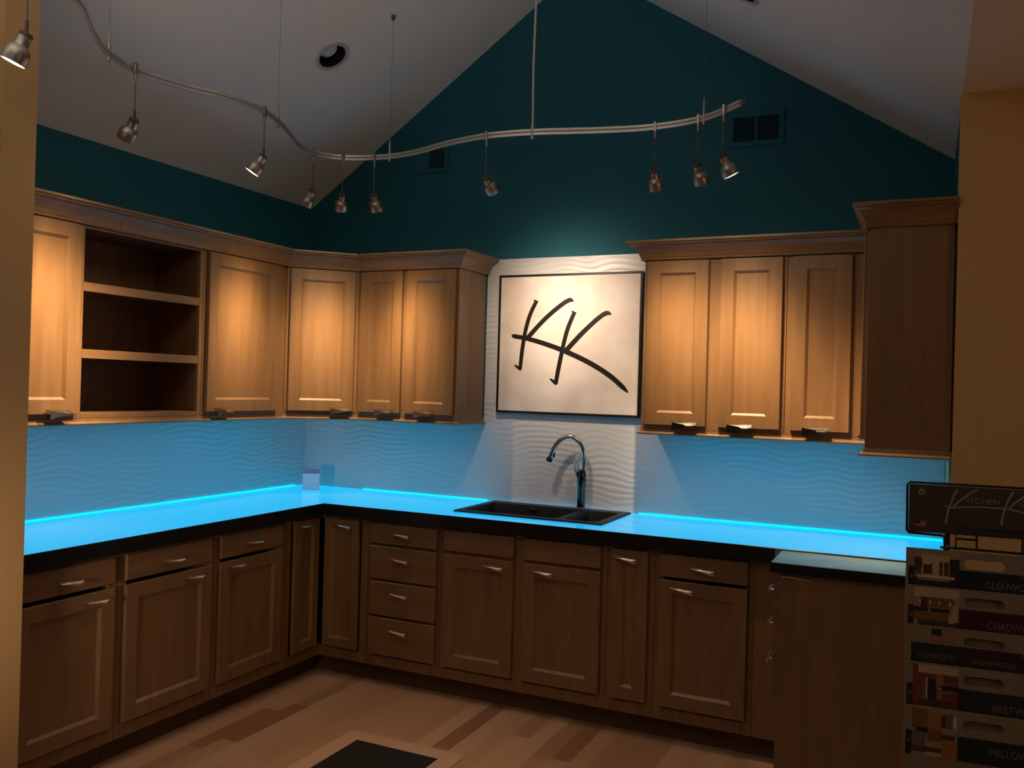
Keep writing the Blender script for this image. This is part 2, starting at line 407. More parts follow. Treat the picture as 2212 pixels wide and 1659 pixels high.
def base_cab(loc, rz, w, label, doors=(), drawers=(), group='base cabinets', d=.606, hollow=False, extra=None, top=.868):
    r = root('base_cabinet', loc, rz, label, 'cabinet', group)
    m = MB(); x0, x1 = G, w-G; t = .018
    m.box((x0, .02, .102), (x0+t, d, top)); m.box((x1-t, .02, .102), (x1, d, top)); m.box((x0+t, .02, .102), (x1-t, d, .12))
    m.box((x0+t, d-.012, .12), (x1-t, d, top))
    if not hollow: m.box((x0+t, .02, .60), (x1-t, d-.012, .615))
    # face frame
    fw = .042
    m.bbox((x0, 0, .102), (x0+fw, .02, top), .0015); m.bbox((x1-fw, 0, .102), (x1, .02, top), .0015)
    m.bbox((x0+fw, 0, top-.04), (x1-fw, .0195, top), .0015); m.bbox((x0+fw, 0, .102), (x1-fw, .0195, .155), .0015)
    if extra: extra(m)
    m.build('body', WOOD, r)
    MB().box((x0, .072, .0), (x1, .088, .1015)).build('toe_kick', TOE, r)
    for dr in drawers:
        x0_, x1_, z0_, z1_ = dr[:4]; o = shaker(r, x0_, x1_, z0_, z1_, 'drawer' if len(dr) > 4 else 'false_drawer_front', flatp=True)
        if len(dr) > 4: handle(o, dr[4], dr[5])
    for dr in doors:
        x0_, x1_, z0_, z1_ = dr[:4]; o = shaker(r, x0_, x1_, z0_, z1_)
        if len(dr) > 4: handle(o, dr[4], dr[5])
    return r
FB = -.61
DB, DT = .165, .722          # base door bottom/top
# left run (faces +x): local x = world y - y0
def LB(y0, w, label, dh, doh):
    x0, x1 = .027, w-.027
    return base_cab((.61, y0, 0), 90, w, label, [(x0, x1, DB, DT-.004, doh[0]-y0, doh[1])], [(x0, x1, .735, .838, dh[0]-y0, dh[1])])
LB(-1.394, .478, 'wooden base cabinet with one drawer over one door, nearest the left corner of the counter', (-1.165, .783), (-1.279, .691))
LB(-1.915, .520, 'wooden base cabinet with drawer and door, middle one of the three on the left wall', (-1.656, .779), (-1.535, .687))
LB(-2.394, .478, 'wooden base cabinet beside the tan wall end at far left, drawer shadowed by its handle', (-2.157, .778), (-2.038, .683))
# corner cabinet, L shaped with two leaves meeting in the inside corner
cr = root('corner_base_cabinet', (0, 0, 0), 0, 'wooden corner base cabinet with two narrow doors meeting at an inside angle', 'cabinet', 'base cabinets')
m = MB(); T0 = .868
m.box((.004, -.004, .102), (.914, -.016, T0)); m.box((.004, -.016, .102), (.016, -.914, T0)); m.box((.896, -.016, .102), (.914, -.59, T0)); m.box((.016, -.896, .102), (.59, -.914, T0))
m.box((.016, -.016, .102), (.896, -.59, .12)); m.box((.016, -.59, .102), (.59, -.896, .12))
for z0, z1 in ((.102, .155), (T0-.04, T0)): m.bbox((.59, -.61, z0), (.914, -.59, z1), .0015); m.bbox((.59, -.914, z0), (.61, -.612, z1), .0015)
m.bbox((.866, -.6102, .1021), (.9142, -.59, T0-.0001), .0015); m.bbox((.59, -.9142, .1021), (.6102, -.86, T0-.0001), .0015)
m.build('body', WOOD, cr)
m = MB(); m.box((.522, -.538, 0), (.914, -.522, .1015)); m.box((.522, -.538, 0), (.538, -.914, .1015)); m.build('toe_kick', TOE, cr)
lf = shaker(cr, .036, .232, .2-.035, .838, 'door', .045); lf.matrix_local = Matrix.Translation((.61, -.885, 0)) @ Matrix.Rotation(math.pi/2, 4, 'Z')
handle(lf, .098, .808)
rf = shaker(cr, .642, .860, .165, .838, 'door', .045, y=-.61)
handle(rf, .772, .803, y=-.63)
# back run
def BB(x0, w, label, doors, drawers, **k):
    return base_cab((x0, FB, 0), 0, w, label, [tuple([a-x0, b-x0, c, e]+([h-x0, hz] if h else [])) for a, b, c, e, h, hz in doors],
                    [tuple([a-x0, b-x0, c, e]+([h-x0, hz] if h else [])) for a, b, c, e, h, hz in drawers], **k)
def rails4(m):
    for z in (.716, .533, .352): m.bbox((.042, .0, z), (.388, .0195, z+.028), .001)
BB(.9155, .430, 'wooden base cabinet with a stack of four drawers, right of the corner', [],
   [(.930, 1.325, .733, .838, 1.126, .788), (.930, 1.325, .552, .720, 1.124, .660), (.930, 1.325, .368, .540, 1.124, .484), (.930, 1.325, .165, .356, 1.124, .298)], extra=rails4)
def sinkx(m):
    m.bbox((.400, 0, .155), (.448, .0195, .828), .0015); m.bbox((.042, 0, .72), (.40, .0195, .74), .001); m.bbox((.448, 0, .72), (.82, .0195, .74), .001)
BB(1.3455, .866, 'wooden sink base with two doors and two blank drawer fronts, under the black sink', [(1.365, 1.747, DB, DT, 1.650, .686), (1.797, 2.184, DB, DT, 1.905, .690)],
   [(1.365, 1.747, .737, .840, None, 0), (1.797, 2.184, .737, .840, None, 0)], hollow=True, extra=sinkx)
BB(2.2115, .222, 'narrow wooden base cabinet with a single slim door, right of the sink', [(2.234, 2.405, DB, .838, 2.305, .798)], [])
BB(2.4335, .432, 'wooden base cabinet with drawer and door, last one before the dark end panel', [(2.458, 2.840, DB, DT, 2.562, .690)], [(2.458, 2.840, .737, .838, 2.652, .784)])
# right-hand return: blind corner base with drawers facing left, plain end panel facing the room
YE = -.914
rc = root('end_base_cabinet', (XW, YE, 0), 0, 'dark wooden base cabinet end panel under the grey-blue slab at right', 'cabinet', 'base cabinets')
m = MB(); fx = 3.005-XW
m.add([(fx, 0, .102), (fx+.075, 0, .102), (fx+.075, 0, 0), (-.001, 0, 0), (-.001, 0, .868), (fx, 0, .868),
       (fx, .018, .102), (fx+.075, .018, .102), (fx+.075, .018, 0), (-.001, .018, 0), (-.001, .018, .868), (fx, .018, .868)],
      [(5, 4, 3, 2, 1, 0), (6, 7, 8, 9, 10, 11)]+[(i, (i+1) % 6, 6+(i+1) % 6, 6+i) for i in range(6)])
m.build('end_panel', WOOD, rc)
m = MB(); m.box((fx, .018, .102), (fx+.02, .9, .868)); m.box((fx+.02, .018, .102), (-.003, .9, .12)); m.box((-.015, .018, .12), (-.003, .9, .868))
m.box((2.866-XW, .304, .102), (fx, .324, .868))
m.build('body', WOOD, rc)
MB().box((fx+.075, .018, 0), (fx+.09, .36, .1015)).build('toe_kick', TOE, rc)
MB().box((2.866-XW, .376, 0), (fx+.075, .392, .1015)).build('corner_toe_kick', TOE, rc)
for z0, z1, hz in ((.72, .838, .80), (.55, .705, .67), (.36, .535, .53)):
    MZ = Matrix.Translation((fx, .285, 0)) @ Matrix.Rotation(-math.pi/2, 4, 'Z')
    o = shaker(rc, .01, .268, z0, z1, 'drawer', flatp=True); o.matrix_local = MZ
    handle(o, .17, hz-.02)
m = MB(); m.tube([(fx+.012, -.006, .852), (fx+.05, -.008, .853), (fx+.085, -.005, .848), (fx+.125, -.004, .846)], [.0045, .006, .005, .002], 8, flat_=.6)  # thin pale sliver on the end panel, just under the slab
tag(m.build('sliver', plain('pale_sliver', (.62, .48, .36), .6), rc), 'pale shim under the slab')

# ---------------------------------------------------------------- counters
CDY = -.648
SX0, SX1, SY0, SY1 = 1.345, 2.142, -.512, -.040          # sink cut-out centre lines
ctp = root('countertop', (0, 0, .870), 0, 'glossy white counter glowing cyan, L shaped with black edge, along left and back walls', 'countertop')
m = MB(); zt, zb = CT-.870, .003
hx0, hx1, hy0, hy1 = SX0+.018, SX1-.018, SY0+.018, SY1-.018
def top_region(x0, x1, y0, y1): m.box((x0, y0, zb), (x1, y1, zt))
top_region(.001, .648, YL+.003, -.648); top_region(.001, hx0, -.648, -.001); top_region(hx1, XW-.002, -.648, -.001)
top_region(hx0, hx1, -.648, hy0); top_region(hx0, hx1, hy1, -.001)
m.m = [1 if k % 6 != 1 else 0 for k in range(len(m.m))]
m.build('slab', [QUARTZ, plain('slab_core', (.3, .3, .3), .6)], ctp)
m = MB(); e0, e1 = -.018, zt-.0008
m.bbox((.6485, YL+.003, e0), (.6525, -.6525, e1), .0006); m.bbox((.6485, -.6525, e0), (2.951, -.6485, e1), .0006); m.bbox((2.951, -.6525, .0398), (XW-.002, -.6485, e1), .0006)
m.build('edge_band', BLACK, ctp)
rs = root('side_countertop', (XW, -.66, .868), 0, 'dull grey-blue stone slab with black edge, lower right of the bright counter', 'countertop')
MB().box((2.981-XW, -.277, .002), (-.003, .0062, .0395)).build('slab', SLATEQ, rs)
m = MB(); m.bbox((2.977-XW, -.281, .0005), (-.003, -.2772, .0385), .0006); m.bbox((2.977-XW, -.2772, .0005), (2.9808-XW, .0062, .0385), .0006)
m.build('edge_band', BLACK, rs)

# LED tape where counter meets wall
def led(x0, y0, x1, y1, label):
    m = MB(); m.box((x0, y0, CT+.0008), (x1, y1, CT+.0045)); return tag(m.build('led_strip', LED), label, 'light strip', 'cyan light strips at the counter edge')
led(.0085, -2.39, .0135, -.10, 'cyan glowing light strip along the base of the left wall')
led(.45, -.0135, 1.29, -.0085, 'cyan glowing light strip at the wall base left of the sink')
led(2.17, -.0135, XW-.01, -.0085, 'cyan glowing light strip at the wall base right of the sink')

# ---------------------------------------------------------------- sink and faucet
sk = root('sink', (SX0, SY0, CT), 0, 'black composite drop-in double bowl sink in the cyan counter', 'sink')
w, d = SX1-SX0, SY1-SY0
def rrect(x0, x1, y0, y1, r, z, n=4):
    out = []
    for cx, cy, a0 in ((x1-r, y1-r, 0), (x0+r, y1-r, 90), (x0+r, y0+r, 180), (x1-r, y0+r, 270)):
        for k in range(n+1):
            a = math.radians(a0+90*k/n); out.append((cx+r*math.cos(a), cy+r*math.sin(a), z))
    return out
def ringfaces(m, rings, cap=False):
    n = len(rings[0]); vs = sum(rings, []); fs = []
    for i in range(len(rings)-1):
        for k in range(n): a = i*n+k; b = i*n+(k+1) % n; fs.append((a, b, b+n, a+n))
    if cap: fs.append(tuple(range((len(rings)-1)*n, len(rings)*n)))
    m.add(vs, fs, 0, True)
m = MB()
bx0, bxm0, bxm1, bx1, by0, by1 = .042, .548, .582, w-.040, .040, d-.075
zr = .0085
for a, b in ((bx0, bxm0), (bxm1, bx1)):
    ringfaces(m, [rrect(a, b, by0, by1, .035, zr), rrect(a+.003, b-.003, by0+.003, by1-.003, .033, zr-.004), rrect(a+.012, b-.012, by0+.012, by1-.012, .04, -.205), rrect(a+.035, b-.035, by0+.035, by1-.035, .03, -.215)], True)
    ringfaces(m, [rrect(a-.004, b+.004, by0-.004, by1+.004, .035, -.01), rrect(a+.002, b-.002, by0+.002, by1-.002, .04, -.222)], True)
# rim top as strips around both bowls
def strip(x0, x1, y0, y1): m.box((x0, y0, zr-.006), (x1, y1, zr))
strip(.006, bx0+.0, .006, d-.006); strip(bx1, w-.006, .006, d-.006); strip(bx0, bx1, .006, by0); strip(bx0, bx1, by1, d-.006); strip(bxm0, bxm1, by0, by1)
for a, b in ((bx0, bxm0), (bxm1, bx1)):
    r = .035
    for cx, cy, sx, sy in ((a, by0, 1, 1), (b, by0, -1, 1), (b, by1, -1, -1), (a, by1, 1, -1)):
        P = [(cx, cy, zr)]+[(cx+sx*r*(1-math.sin(t*math.pi/8)), cy+sy*r*(1-math.cos(t*math.pi/8)), zr) for t in range(5)]
        m.add(P, [tuple(range(6))])
ringfaces(m, [rrect(0, w, 0, d, .012, .0006), rrect(0, w, 0, d, .012, .004), rrect(.007, w-.007, .007, d-.007, .01, zr)])
m.build('basin', SINKM, sk, recalc=False)
MB().bbox((.255, by1-.012, -.022), (.300, by1-.006, -.006), .002).build('overflow_cover', CHROME, sk)
for cx in ((bx0+bxm0)/2, (bxm1+bx1)/2):
    mm = MB(); mm.lathe([(.0, .0), (.03, .001), (.042, .004), (.044, 0)], Matrix.Translation((cx, (by0+by1)/2, -.2148))); mm.build('drain', CHROME, sk)

fx0, fy0 = 1.872, -.072
fc = root('faucet', (fx0, fy0, CT+zr), 0, 'high-arc pull-down faucet with black body and steel spout behind the sink', 'faucet')
m = MB(); m.lathe([(.026, 0), (.026, .006), (.0235, .008)], n=28, caps=(True, True)); m.build('base_ring', CHROME, fc)
m = MB(); m.tube([(0, 0, .008), (0, 0, .06), (.001, 0, .11), (.001, 0, .150), (.002, 0, .180), (.006, 0, .205)], [.0225, .021, .0215, .0245, .023, .016], 20)
m.tube([(-.003, 0, .15), (-.012, -.002, .178), (-.020, -.004, .192)], [.016, .017, .015], 16)
m.build('body', FAUCB, fc)
arc = [(.010, 0, .195), (.012, 0, .25), (.006, 0, .305), (-.018, -.004, .350), (-.062, -.010, .377), (-.110, -.018, .362), (-.148, -.024, .318), (-.170, -.028, .262)]
ac = crom(arc, 8)
m = MB(); m.tube(ac, [.0115+.0035*max(0, (i/len(ac)-.72)/.28) for i in range(len(ac))], 18); m.build('spout', CHROME, fc)
m = MB(); m.tube([(-.1705, -.028, .262), (-.178, -.029, .240)], [.0155, .0165], 18); m.bbox((-.150, -.036, .262), (-.144, -.024, .286), .002); m.build('spray_head', plain('rubber_black', (.01, .009, .009), .6), fc)
m = MB(); m.tube(crom([(-.020, -.006, .186), (-.026, -.010, .205), (-.027, -.012, .235), (-.018, -.011, .272), (-.014, -.010, .280)], 5), [.012]*4+[.0155]*3+[.017]*4+[.0165]*3+[.0135]*3+[.009]*3+[.004], 16, flat_=.8)
m.build('lever', plain('satin_lever', (.72, .66, .58), .4, .8), fc)

# small card stand in the corner of the counter
cd = root('card_stand', (.245, -.245, CT+.0005), 30, 'small white upright card with a darker top band in the back left counter corner', 'card stand')
MB().bbox((-.049, -.002, .0), (.049, .002, .098), .001).build('card', GLASSW, cd)
MB().bbox((-.047, -.0025, .0985), (.047, .0025, .124), .001).build('band', CARDT, cd)
MB().bbox((-.049, -.0015, .0), (.049, .03, .003), .001).build('foot', GLASSW, cd)
MB().bbox((.004, -.0035, .050), (.046, -.0022, .056), .0004).build('highlight_strip', plain('paper_white', (.9, .9, .9), .4), cd)

# ---------------------------------------------------------------- wall cabinets
UB, UT = 1.372, 2.200
def upper_body(m, w, d=.305, open_=False):
    x0, x1 = G, w-G; t = .018
    m.box((x0, .02, UB), (x0+t, d, UT)); m.box((x1-t, .02, UB), (x1, d, UT)); m.box((x0+t, .02, UB+.006), (x1-t, d, UB+.022)); m.box((x0+t, .02, UT-.018), (x1-t, d, UT)); m.box((x0+t, d-.008, UB+.022), (x1-t, d, UT-.018))
def upper(loc, rz, w, label, doors, stiles=(), fl=.03, fr=.03, body=True):
    r = root('wall_cabinet', loc, rz, label, 'cabinet', 'wall cabinets')
    m = MB(); upper_body(m, w)
    m.bbox((G, 0, UB), (fl, .02, UT), .0015); m.bbox((w-fr, 0, UB), (w-G, .02, UT), .0015)
    m.bbox((fl, 0, UT-.045), (w-fr, .0195, UT), .0015); m.bbox((fl, 0, UB), (w-fr, .0195, UB+.036), .0015)
    for s0, s1 in stiles: m.bbox((s0, 0, UB+.036), (s1, .0195, UT-.045), .0015)
    m.build('body', WOOD, r)
    for x0, x1, hx in doors:
        o = shaker(r, x0, x1, 1.392, 2.172, fr=.058)
        handle_up(o, hx, 1.400)
    return r
# left wall
y0 = -2.394; upper((.325, y0, 0), 90, .494, 'wooden wall cabinet with one door beside the tan wall end, left of the open shelves', [(.025, .484, -2.005-y0)], fr=.016)
so = root('shelf_cabinet', (.325, -1.900, 0), 90, 'open wooden wall shelf unit with three dark compartments between two door cabinets', 'cabinet')
m = MB(); w = .685; x0, x1 = G, w-G; oL, oR = .018, .662; t = .018
m.box((x0, .02, UB), (x0+t, .305, UT)); m.box((x1-.025, .02, UB), (x1, .305, UT)); m.box((x0+t, .02, UB+.004), (x1-.025, .305, UB+.022)); m.box((x0+t, .02, UT-.03), (x1-.025, .305, UT)); m.box((x0+t, .297, UB+.022), (x1-.025, .305, UT-.03))
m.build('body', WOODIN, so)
m = MB(); m.bbox((x0, 0, UB), (oL, .02, UT), .0015); m.bbox((oR, 0, UB), (x1, .02, UT), .0015); m.bbox((oL, 0, 2.166), (oR, .0195, UT), .0015); m.bbox((oL, 0, UB), (oR, .0195, 1.394), .0015)
m.build('face_frame', WOOD, so)
for z in (1.922, 1.642):
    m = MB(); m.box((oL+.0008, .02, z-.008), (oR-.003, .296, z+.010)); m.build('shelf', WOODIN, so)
    m = MB(); m.bbox((oL+.0005, .0, z-.019), (oR-.0005, .0196, z+.019), .0015); m.build('shelf_rail', WOODH, so)
y0 = -1.215; upper((.325, y0, 0), 90, .604, 'wooden wall cabinet with one door, between the open shelves and the angled corner cabinet', [(.022, .537, -1.095-y0)], fr=.06)
# diagonal corner
cw = root('corner_wall_cabinet', (0, 0, 0), 0, 'angled wooden corner wall cabinet with a brightly lit single door', 'cabinet', 'wall cabinets')
m = MB(); A = (.3262, -.610); B = (.610, -.3262); PL = [(.002, -.002), (.002, -.6098), A, B, (.6098, -.002)]
for z0, z1 in ((UB, UB+.02), (UT-.02, UT)):
    m.add([(p[0], p[1], z0) for p in PL]+[(p[0], p[1], z1) for p in PL], [(0, 1, 2, 3, 4), (9, 8, 7, 6, 5)]+[(i, (i+1) % 5, 5+(i+1) % 5, 5+i) for i in range(5)])
m.box((.002, -.002, UB+.02), (.6098, -.012, UT-.02)); m.box((.002, -.012, UB+.02), (.012, -.6098, UT-.02)); m.box((.012, -.598, UB+.02), (.3262, -.6098, UT-.02)); m.box((.598, -.012, UB+.02), (.6098, -.3262, UT-.02))
m.build('body', WOOD, cw)
LD = math.hypot(B[0]-A[0], B[1]-A[1]); MD = Matrix.Translation((A[0], A[1], 0)) @ Matrix.Rotation(math.pi/4, 4, 'Z')
m = MB(); m.bbox((.004, 0, UB), (.032, .018, UT), .0015); m.bbox((LD-.036, 0, UB), (LD-.004, .018, UT), .0015); m.bbox((.032, 0, UT-.045), (LD-.036, .018, UT), .0015); m.bbox((.032, 0, UB), (LD-.036, .018, UB+.036), .0015)
m.build('face_frame', WOOD, cw, MD)
o = shaker(cw, .022, LD-.026, 1.392, 2.172, fr=.058); o.matrix_local = MD; handle_up(o, LD-.098, 1.400)
# back wall left of the sign
x0 = .6108; upper((x0, -.325, 0), 0, .638, 'wooden wall cabinet with two doors left of the framed sign', [(.018, .902-x0, .815-x0), (.930-x0, 1.232-x0, 1.07-x0)], [(.27, .345)])
# right of the sign
x0 = 2.264; upper((x0, -.325, 0), 0, .664, 'wooden wall cabinet with two doors right of the framed sign, bright metal pulls', [(2.283-x0, 2.576-x0, 2.483-x0), (2.634-x0, 2.910-x0, 2.737-x0)], [(.295, .39)])
x0 = 2.929; upper((x0, -.325, 0), 0, .370, 'wooden wall cabinet with one door tucked against the dark end cabinet', [(.026, 3.203-x0, 3.065-x0)], fl=.03, fr=.10)
# right wall cabinet showing its dark plain end panel
ec = root('end_wall_cabinet', (XW, YE, 0), 0, 'dark wooden wall cabinet at right, its plain side turned to the room', 'cabinet')
ex = 3.300-XW
MB().bbox((ex, 0, UB-.012), (-.012, .019, UT+.02), .001).build('end_panel', WOOD, ec)
MB().box((-.012, .012, UB-.012), (-.0008, .03, UT+.02)).build('filler', TOE, ec)
m = MB(); m.box((ex, .019, UB), (ex+.02, .588, UT)); m.box((ex+.02, .019, UB+.006), (-.002, .905, UB+.022)); m.box((ex+.02, .019, UT-.02), (-.002, .905, UT)); m.box((-.012, .03, UB+.022), (-.002, .905, UT-.02)); m.box((ex+.0, .5885, UB), (ex+.02, .905, UT))
m.build('body', WOOD, ec)
o = shaker(ec, .02, .54, 1.392, 2.172, fr=.058); o.matrix_local = Matrix.Translation((ex, .575, 0)) @ Matrix.Rotation(-math.pi/2, 4, 'Z')
handle_up(o, .09, 1.39)

# crown mouldings and light rails, mitred round the corners
CROWN = [(0, 2.1785), (.014, 2.1785), (.015, 2.188), (.018, 2.192), (.022, 2.205), (.034, 2.226), (.052, 2.241), (.064, 2.246), (.066, 2.252), (.076, 2.256), (.076, 2.266), (0, 2.266)]
CROWN = [(o+.0012, z) for o, z in CROWN]
path = [(.325, -2.396), (.325, -.6105), (.6105, -.325), (1.2492, -.325), (1.2492, -.013)]
tag(MB().sweep(path, CROWN).build('crown_molding', WOODH), 'stepped wooden crown molding over the cabinets left of the sign', 'crown molding', 'crown moldings')
path = [(2.2635, -.013), (2.2635, -.325), (3.2995, -.325)]
tag(MB().sweep(path, CROWN).build('crown_molding', WOODH), 'stepped wooden crown molding over the cabinets right of the sign', 'crown molding', 'crown moldings')
path = [(3.2995, -.404), (3.2995, -.9145), (XW-.001, -.9145)]
CR2 = [(o*.76, z) for o, z in CROWN]
tag(MB().sweep(path, CR2).build('crown_molding', WOODH), 'dark projecting crown molding wrapping the end cabinet at far right', 'crown molding', 'crown moldings')
LRP = [(-.018, 1.3435), (.008, 1.3435), (.017, 1.347), (.018, 1.351), (.003, 1.3595), (.0015, 1.3715), (-.018, 1.3715)]
tag(MB().sweep([(.325, -2.396), (.325, -.6105), (.6105, -.325), (1.2492, -.325), (1.2492, -.013)], LRP).build('light_rail', WOODH), 'thin wooden light rail under the cabinets left of the sign', 'trim', 'light rails')
tag(MB().sweep([(2.2635, -.013), (2.2635, -.325), (3.294, -.325)], LRP).build('light_rail', WOODH), 'thin wooden light rail under the cabinets right of the sign', 'trim', 'light rails')
LR2 = [(o+.002, z-.013) for o, z in LRP]
tag(MB().sweep([(3.2995, -.40), (3.2995, -.9145), (XW-.012, -.9145)], LR2).build('light_rail', WOODH), 'dark wooden light rail under the end cabinet at far right', 'trim', 'light rails')

# ---------------------------------------------------------------- sign
sg = root('wall_sign', (1.34, -.012, 1.41), 0, 'square cream stone sign with black border and two large linked black brush-stroke letters', 'sign')
sx, sz = .826, .762
m = MB(); m.bbox((.012, -.022, .012), (sx-.012, 0, sz-.012), .001); m.build('panel', STONE, sg)
m = MB()
for a, b in (((0, 0), (sx, .0115)), ((0, sz-.0115), (sx, sz)), ((0, .0115), (.0115, sz-.0115)), ((sx-.0115, .0115), (sx, sz-.0115))): m.bbox((a[0], -.025, a[1]), (b[0], 0, b[1]), .001)
m.build('border', BRONZE, sg)
S = dict(
 s1=([(1.569, 2.026), (1.535, 1.958), (1.511, 1.880), (1.497, 1.803), (1.488, 1.732), (1.481, 1.650)], [.017, .018, .018, .018, .018, .016]),
 c1=([(1.553, 2.031), (1.576, 2.020)], [.006, .010]),
 f1=([(1.487, 1.652), (1.470, 1.661), (1.447, 1.674)], [.016, .014, .005]),
 a1=([(1.784, 2.022), (1.762, 2.028), (1.719, 2.005), (1.646, 1.949), (1.587, 1.894), (1.515, 1.818)], [.007, .019, .019, .019, .019, .020]),
 bar=([(1.428, 1.842), (1.440, 1.834), (1.497, 1.825), (1.590, 1.803), (1.711, 1.765), (1.823, 1.721), (1.919, 1.675), (2.006, 1.622), (2.070, 1.570), (2.102, 1.541)], [.006, .019, .018, .020, .021, .021, .021, .021, .020, .004]),
 s2=([(1.793, 1.963), (1.760, 1.886), (1.740, 1.817), (1.723, 1.734), (1.707, 1.651), (1.695, 1.575)], [.017, .018, .018, .019, .019, .017]),
 c2=([(1.777, 1.968), (1.800, 1.955)], [.006, .010]),
 f2=([(1.700, 1.578), (1.684, 1.588), (1.661, 1.604)], [.016, .014, .005]),
 a2=([(1.997, 1.948), (1.974, 1.956), (1.933, 1.933), (1.870, 1.879), (1.813, 1.824), (1.748, 1.755)], [.007, .019, .019, .019, .020, .021]))
for i, (k, (pts, ws)) in enumerate(S.items()):
    pass
m = MB()
for i, (k, (pts, ws)) in enumerate(S.items()):
    P = crom([(x-1.34, z-1.41, 0) for x, z in pts], 5); P = [(p.x, p.y) for p in P]
    WW = []
    for j in range(len(ws)-1): WW += [ws[j]+(ws[j+1]-ws[j])*q/5 for q in range(5)]
    WW.append(ws[-1]); m.stroke(P, [q*1.25 for q in WW], -.0222, -.0235-.0001*i)
m.build('lettering', BRONZE, sg)

# ---------------------------------------------------------------- wall vents (painted like the wall)
def vent(x, z, w, h, label, nl, half=False):
    r = root('wall_vent', (x, -.001, z), 0, label, 'vent')
    m = MB(); b = .026
    m.bbox((0, -.007, 0), (w, 0, b), .002); m.bbox((0, -.007, h-b), (w, 0, h), .002); m.bbox((0, -.007, b), (b, 0, h-b), .002); m.bbox((w-b, -.007, b), (w, 0, h-b), .002)
    m.bbox((w/2-.006, -.007, b), (w/2+.006, 0, h-b), .001); m.build('frame', TEAL, r)
    MB().box((b, -.0015, b), (w-b, -.0005, h-b)).build('backing', VENTD, r)
    m = MB()
    for s0, s1, on in ((b, w/2-.006, not half), (w/2+.006, w-b, True)):
        n = nl
        for k in range(n):
            xx = s0+(s1-s0)*(k+.5)/n
            if on: m.add([(xx-.0012, -.006, b), (xx+.0012, -.006, b), (xx+.0012, -.002, b), (xx-.0012, -.002, b), (xx-.0012, -.006, h-b), (xx+.0012, -.006, h-b), (xx+.0012, -.002, h-b), (xx-.0012, -.002, h-b)], [(0, 3, 2, 1), (4, 5, 6, 7), (0, 1, 5, 4), (1, 2, 6, 5), (2, 3, 7, 6), (3, 0, 4, 7)])
            else: m.add([(xx-.005, -.006, b), (xx+.004, -.002, b), (xx+.004, -.002, h-b), (xx-.005, -.006, h-b)], [(0, 1, 2, 3)])
    m.build('louvers', TEAL, r)
vent(2.578, 2.776, .272, .172, 'teal wall vent with dark vertical louvers behind the right end of the track', 9)
vent(.712, 2.790, .262, .165, 'teal wall vent half hidden behind the track, only its right half dark', 9, True)

# ---------------------------------------------------------------- recessed ceiling lamps
def recessed(cx, cy, left, label):
    z = fl(cx) if left else fr(cx); ang = math.atan(SL if left else SR)
    # local -Z axis = slope normal pointing into the room
    n = Vector((math.sin(ang) if left else -math.sin(ang), 0, -math.cos(ang)))
    r = bpy.data.objects.new('recessed_light', None); COL.objects.link(r); tag(r, label, 'ceiling light', 'recessed ceiling lights')
    q = n.to_track_quat('-Z', 'Y'); r.rotation_mode = 'QUATERNION'; r.rotation_quaternion = q; r.location = (cx, cy, z)
    MB().lathe([(.072, .004), (.072, -.004), (.078, -.006), (.090, -.004), (.090, -.0008)], n=40).build('trim_ring', plain('trim_white', (.5, .5, .5), .6), r, recalc=False)
    MB().lathe([(.0715, 0), (.068, .05), (.062, .10), (.030, .105)], n=36).build('baffle', BAFFLE, r, recalc=False)
    M = Matrix.Translation((0, 0, .030))
    MB().lathe([(.0, -.004), (.03, -.001), (.044, .008), (.047, .02), (.035, .05)], M, n=32).build('bulb', BULB, r, recalc=False)
recessed(*HL, True, 'round recessed ceiling light with black inside, on the left ceiling slope')
recessed(*HR, False, 'round recessed ceiling light cut by the top of the picture, right ceiling slope')

# ---------------------------------------------------------------- track and spotlights
ZT = 2.675; JZ = 2.49
TP = [(1.62, -3.10), (1.44, -2.98), (1.30, -2.862), (1.172, -2.615), (1.090, -2.51), (.996, -2.406), (.901, -2.271), (.853, -2.098), (.893, -1.914), (.951, -1.778), (.978, -1.60), (.936, -1.43), (.850, -1.24), (.768, -1.065), (.781, -.902), (.882, -.811), (1.075, -.772), (1.252, -.799), (1.46, -.875), (1.693, -.925), (1.922, -.906), (2.202, -.835), (2.431, -.802), (2.653, -.849), (2.829, -.989)]
curve = crom([(x, y, ZT) for x, y in TP], 8)
tk = root('track_rail', (TP[0][0], TP[0][1], ZT), 0, 'long curving metal track rail hung on cables below the gabled ceiling', 'track rail')
ML = Matrix.Translation((-TP[0][0], -TP[0][1], -ZT))
def ribbon(m, pts, off, h, t, mi=0):
    prof = [(off-t/2, ZT-h), (off+t/2, ZT-h), (off+t/2, ZT+h), (off-t/2, ZT+h)]; m.sweep(pts, prof, mi)
m = MB(); ribbon(m, [(p.x, p.y) for p in curve], 0, .0095, .006)
for v in (1,): 
    m.sweep([(p.x, p.y) for p in curve], [(-.004, ZT-.0125), (.004, ZT-.0125), (.004, ZT-.004), (-.004, ZT-.004)]); m.sweep([(p.x, p.y) for p in curve], [(-.004, ZT+.004), (.004, ZT+.004), (.004, ZT+.0125), (-.004, ZT+.0125)])
m.build('rail', RAIL, tk, ML)
m = MB(); m.sweep([(p.x, p.y) for p in curve], [(-.0042, ZT-.0025), (.0042, ZT-.0025), (.0042, ZT+.0025), (-.0042, ZT+.0025)]); m.build('insulator', RAILCORE, tk, ML)
m = MB(); e = curve[-1]; e2 = curve[-2]; dd = (e-e2).normalized(); m.tube([e, e+dd*.018], [.009, .008], 10); m.build('end_cap', plain('cap_clear', (.18, .14, .13), .4), tk, ML)
def cz(x): return fl(x) if x < XA else fr(x)
